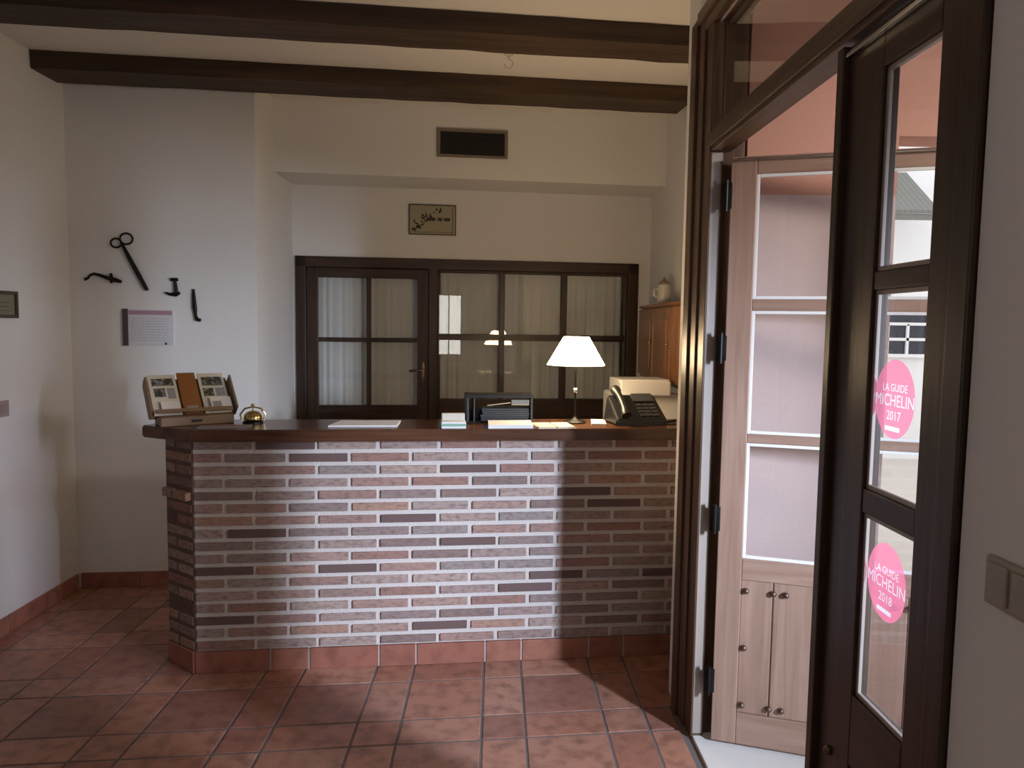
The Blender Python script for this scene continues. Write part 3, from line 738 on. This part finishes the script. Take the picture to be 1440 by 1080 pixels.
# wall tools and notice on the left part of the back wall; x measured along it
def WK(s, y=0): return (W[0]+s*cl-y*sl, W[1]+s*sl+y*cl)
def onwall(name, label, cat, z=0, group=None):
    q = WK(0, 0); return thing(name, label, cat, (q[0], q[1], z), A7, group)
t = onwall('iron_tongs', 'long black iron tongs with two ring handles hung slanting on the wall', 'tongs', group='old iron tools on the wall')
b = MB(); b.tube([(.290, -.018, 2.00), (.33, -.018, 1.915), (.375, -.016, 1.825), (.423, -.014, 1.733)], [.008, .012, .013, .010], 10); b.build('shaft', 'iron', t, True)
b = MB(); b.tube([(.298, -.018, 1.985), (.345, -.024, 1.88), (.415, -.022, 1.740)], .006, 8); b.build('shaft', 'iron', t, True)
for cx, cz, rx in ((.262, 1.995, .028), (.318, 2.020, .034)):
    MB().tube([(cx+rx*math.cos(k*PI/12), -.018, cz+rx*.9*math.sin(k*PI/12)) for k in range(24)], .0055, 8, True).build('ring_handle', 'iron', t, True)
MB().tube([(.30, 0, 1.97), (.30, -.025, 1.97)], .004, 8).build('nail', 'iron', t)
t = onwall('iron_hook', 'curved black iron hook hung level on the wall left of the tongs', 'hook', group='old iron tools on the wall')
MB().tube([(.088, -.014, 1.788), (.105, -.014, 1.795), (.118, -.014, 1.812), (.14, -.016, 1.820), (.17, -.016, 1.813), (.21, -.016, 1.798), (.25, -.016, 1.788), (.285, -.014, 1.778)], [.009, .007, .007, .008, .009, .011, .014, .008], 10).build('arm', 'iron', t, True)
b = MB(); b.tube([(.228, -.012, 1.825), (.231, -.016, 1.80), (.229, -.012, 1.770)], [.006, .012, .008], 8); b.tube([(.23, 0, 1.797), (.23, -.02, 1.797)], .008, 8); b.build('crosspiece', 'iron', t, True)
t = onwall('iron_bracket', 'small black iron bracket on the wall right of the tongs', 'bracket', group='old iron tools on the wall')
b = MB(); b.tube([(.552, -.012, 1.797), (.590, -.012, 1.797)], .010, 8); b.build('head', 'iron', t, True)
MB().tube([(.572, -.012, 1.80), (.577, -.012, 1.76), (.580, -.012, 1.72)], [.008, .010, .012], 8).build('stem', 'iron', t, True)
b = MB(); b.tube([(.520, -.014, 1.722), (.545, -.014, 1.713), (.578, -.014, 1.712), (.600, -.014, 1.722)], [.005, .009, .013, .008], 8); b.tube([(.575, 0, 1.718), (.575, -.02, 1.718)], .006, 8); b.build('foot', 'iron', t, True)
t = onwall('iron_latch', 'narrow black iron latch hanging upright, rightmost of the wall tools', 'latch', group='old iron tools on the wall')
MB().tube([(.674, -.010, 1.745), (.676, -.012, 1.70), (.680, -.013, 1.64), (.684, -.012, 1.585)], [.007, .010, .013, .008], 10, flatz=.7).build('shank', 'iron', t, True)
b = MB(); b.tube([(.684, -.012, 1.590), (.692, -.014, 1.572), (.712, -.014, 1.566)], [.009, .012, .009], 8); b.build('hooked_end', 'iron', t, True)

t = onwall('notice_board', 'clear wall notice with a dark left bar, rose heading and grey lines of text', 'notice')
MB().bbox(.289, .560, -.008, 0, 1.419, 1.623, .001).build('panel', flat('notice_sheet', (.66, .65, .68), .3), t)
MB().bbox(.283, .312, -.014, -.002, 1.416, 1.626, .001).build('side_bar', flat('notice_bar', (.07, .05, .06), .4), t)
MB().bbox(.316, .552, -.0095, -.0075, 1.594, 1.618, .0005).build('heading', flat('notice_rose', (.42, .26, .33), .5), t)
b = MB(); random.seed(2)
for k in range(9):
    z = 1.572-k*.0155; x = .325
    while x < .525:
        w_ = random.uniform(.012, .035); b.box(x, min(x+w_, .535), -.0092, -.0078, z-.0022, z+.0022); x += w_+.006
b.build('text_lines', flat('notice_text', (.5, .49, .54), .6), t)
MB().box(.510, .522, -.0095, -.0078, 1.423, 1.436).build('mark', 'darkgrey', t)

# picture on the left wall, and switch
LR = math.atan2(-S[1], -S[0])+PI      # local x points away from the camera along the left wall
def lw(y, z): q = onleft(y); return (q[0], q[1], z)
t = thing('picture', 'small old picture in a dark gilt frame at the left edge of the photo', 'picture', lw(3.47, 1.563), LR)
boxes([(0, .26, -.018, -.001, 0, .016), (0, .26, -.018, -.001, .117, .133), (0, .016, -.018, -.001, .016, .117), (.244, .26, -.018, -.001, .016, .117)], bev=.003).build('frame', 'frame_old', t)
MB().box(.014, .246, -.006, -.001, .014, .119).build('print', flat('faded_print', (.23, .20, .14), .6), t)
boxes([(.04, .22, -.008, -.006, .035, .038), (.05, .20, -.008, -.006, .055, .058), (.05, .21, -.008, -.006, .075, .078)], bev=.0003).build('engraving', 'frame_old', t)
t = thing('light_switch', 'small rosy light switch on the left wall below the gilt picture', 'light switch', lw(3.56, 1.08), LR)
boxes([(0, .08, -.009, -.001, 0, .08)], bev=.003).build('plate', flat('rosy_plastic', (.38, .28, .27), .4), t)
boxes([(.018, .062, -.013, -.008, .018, .062)], bev=.002).build('rocker', flat('rosy_plastic_rocker', (.34, .25, .24), .4), t)

# ceiling hook
t = thing('ceiling_hook', 'small pale hook on the ceiling between the two beams', 'hook', (-.04, 3.88, 2.94))
MB().lathe([(.022, -.010), (.022, -.0005)], 20).build('rose', 'offwhite', t, True)
MB().tube([(0, 0, -.008), (0, 0, -.03)]+[(.022*math.sin(k*PI/8), 0, -.052+.022*math.cos(k*PI/8)) for k in range(0, 13)], .003, 8).build('hook', 'offwhite', t, True)

# window behind the camera
t = thing('window_4', None, None, (.55, RY-.12, 1.0), 0, kind='structure'); t['label'] = 'daylit window in the wall behind the camera'
boxes([(0, .5, 0, .04, 0, .04), (0, .5, 0, .04, 1.08, 1.12), (0, .03, 0, .04, 0, 1.12), (.47, .5, 0, .04, 0, 1.12), (.24, .26, .005, .035, 0, 1.12)]).build('window_frame', 'dark_z', t)
MB().box(.02, .48, .018, .022, .02, 1.1).build('pane', 'glass', t)

# ------------------------------------------------------------------ lights
def area(name, loc, target, sx, sy, power, col):
    l = bpy.data.lights.new(name, 'AREA'); l.shape = 'RECTANGLE'; l.size = sx; l.size_y = sy; l.energy = power; l.color = col
    o = bpy.data.objects.new(name, l); COL.objects.link(o); o.location = loc
    d = Vector(target)-Vector(loc); o.rotation_euler = d.to_track_quat('-Z', 'Y').to_euler(); return o
pd = area('daylight_porch', (2.42, .30, 1.68), (-.30, 3.12, .42), .16, .5, 21.5, (.66, .785, 1)); pd.data.spread = rad(54)
cy = area('porch_fill', (2.7, 1.3, 2.45), (1.2, 2.8, 1.95), .5, .3, 5, (1, .93, .88)); cy.data.spread = rad(60)  # added fill lamp, brightens the open leaf and the porch wall
area('daylight_rear_window', (.80, RY-.35, 1.55), (.2, 3, 1.3), .5, 1.15, 13, (1, .93, .86))
area('left_wall_fill', (-2.75, -1.1, 1.5), (1, .6, 1.3), .95, 1.15, 3.5, (1, .82, .80))  # added fill lamp for the right wall, outside an invented opening
bl_ = bpy.data.lights.new('lamp_bulb_light', 'POINT'); bl_.energy = 8; bl_.color = (1, .70, .41); bl_.shadow_soft_size = .03
o = bpy.data.objects.new('lamp_bulb_light', bl_); COL.objects.link(o); o.location = (LP[0], LP[1], 1.1+.355)

wd = bpy.data.worlds.new('World'); SC.world = wd; wd.use_nodes = True
bg = wd.node_tree.nodes['Background']; bg.inputs['Color'].default_value = (.93, .95, 1, 1); bg.inputs['Strength'].default_value = 1.8

# ------------------------------------------------------------------ camera
cd = bpy.data.cameras.new('Camera'); cam = bpy.data.objects.new('Camera', cd); COL.objects.link(cam)
cd.sensor_width = 36; cd.sensor_fit = 'HORIZONTAL'; cd.lens = 1040/1440*36; cd.clip_start = .02
cam.matrix_world = Matrix.Translation((0, 0, EYE)) @ Matrix.Rotation(PI/2-rad(4.5), 4, 'X') @ Matrix.Rotation(.014, 4, 'Z')
SC.camera = cam
SC.view_settings.view_transform = 'Standard'; SC.view_settings.look = 'None'
SC.view_settings.exposure = 0; SC.view_settings.gamma = 1; SC.view_settings.use_curve_mapping = False
SC.cycles.max_bounces = 8; SC.cycles.transparent_max_bounces = 24; SC.cycles.sample_clamp_indirect = 4
SC.cycles.use_denoising = True
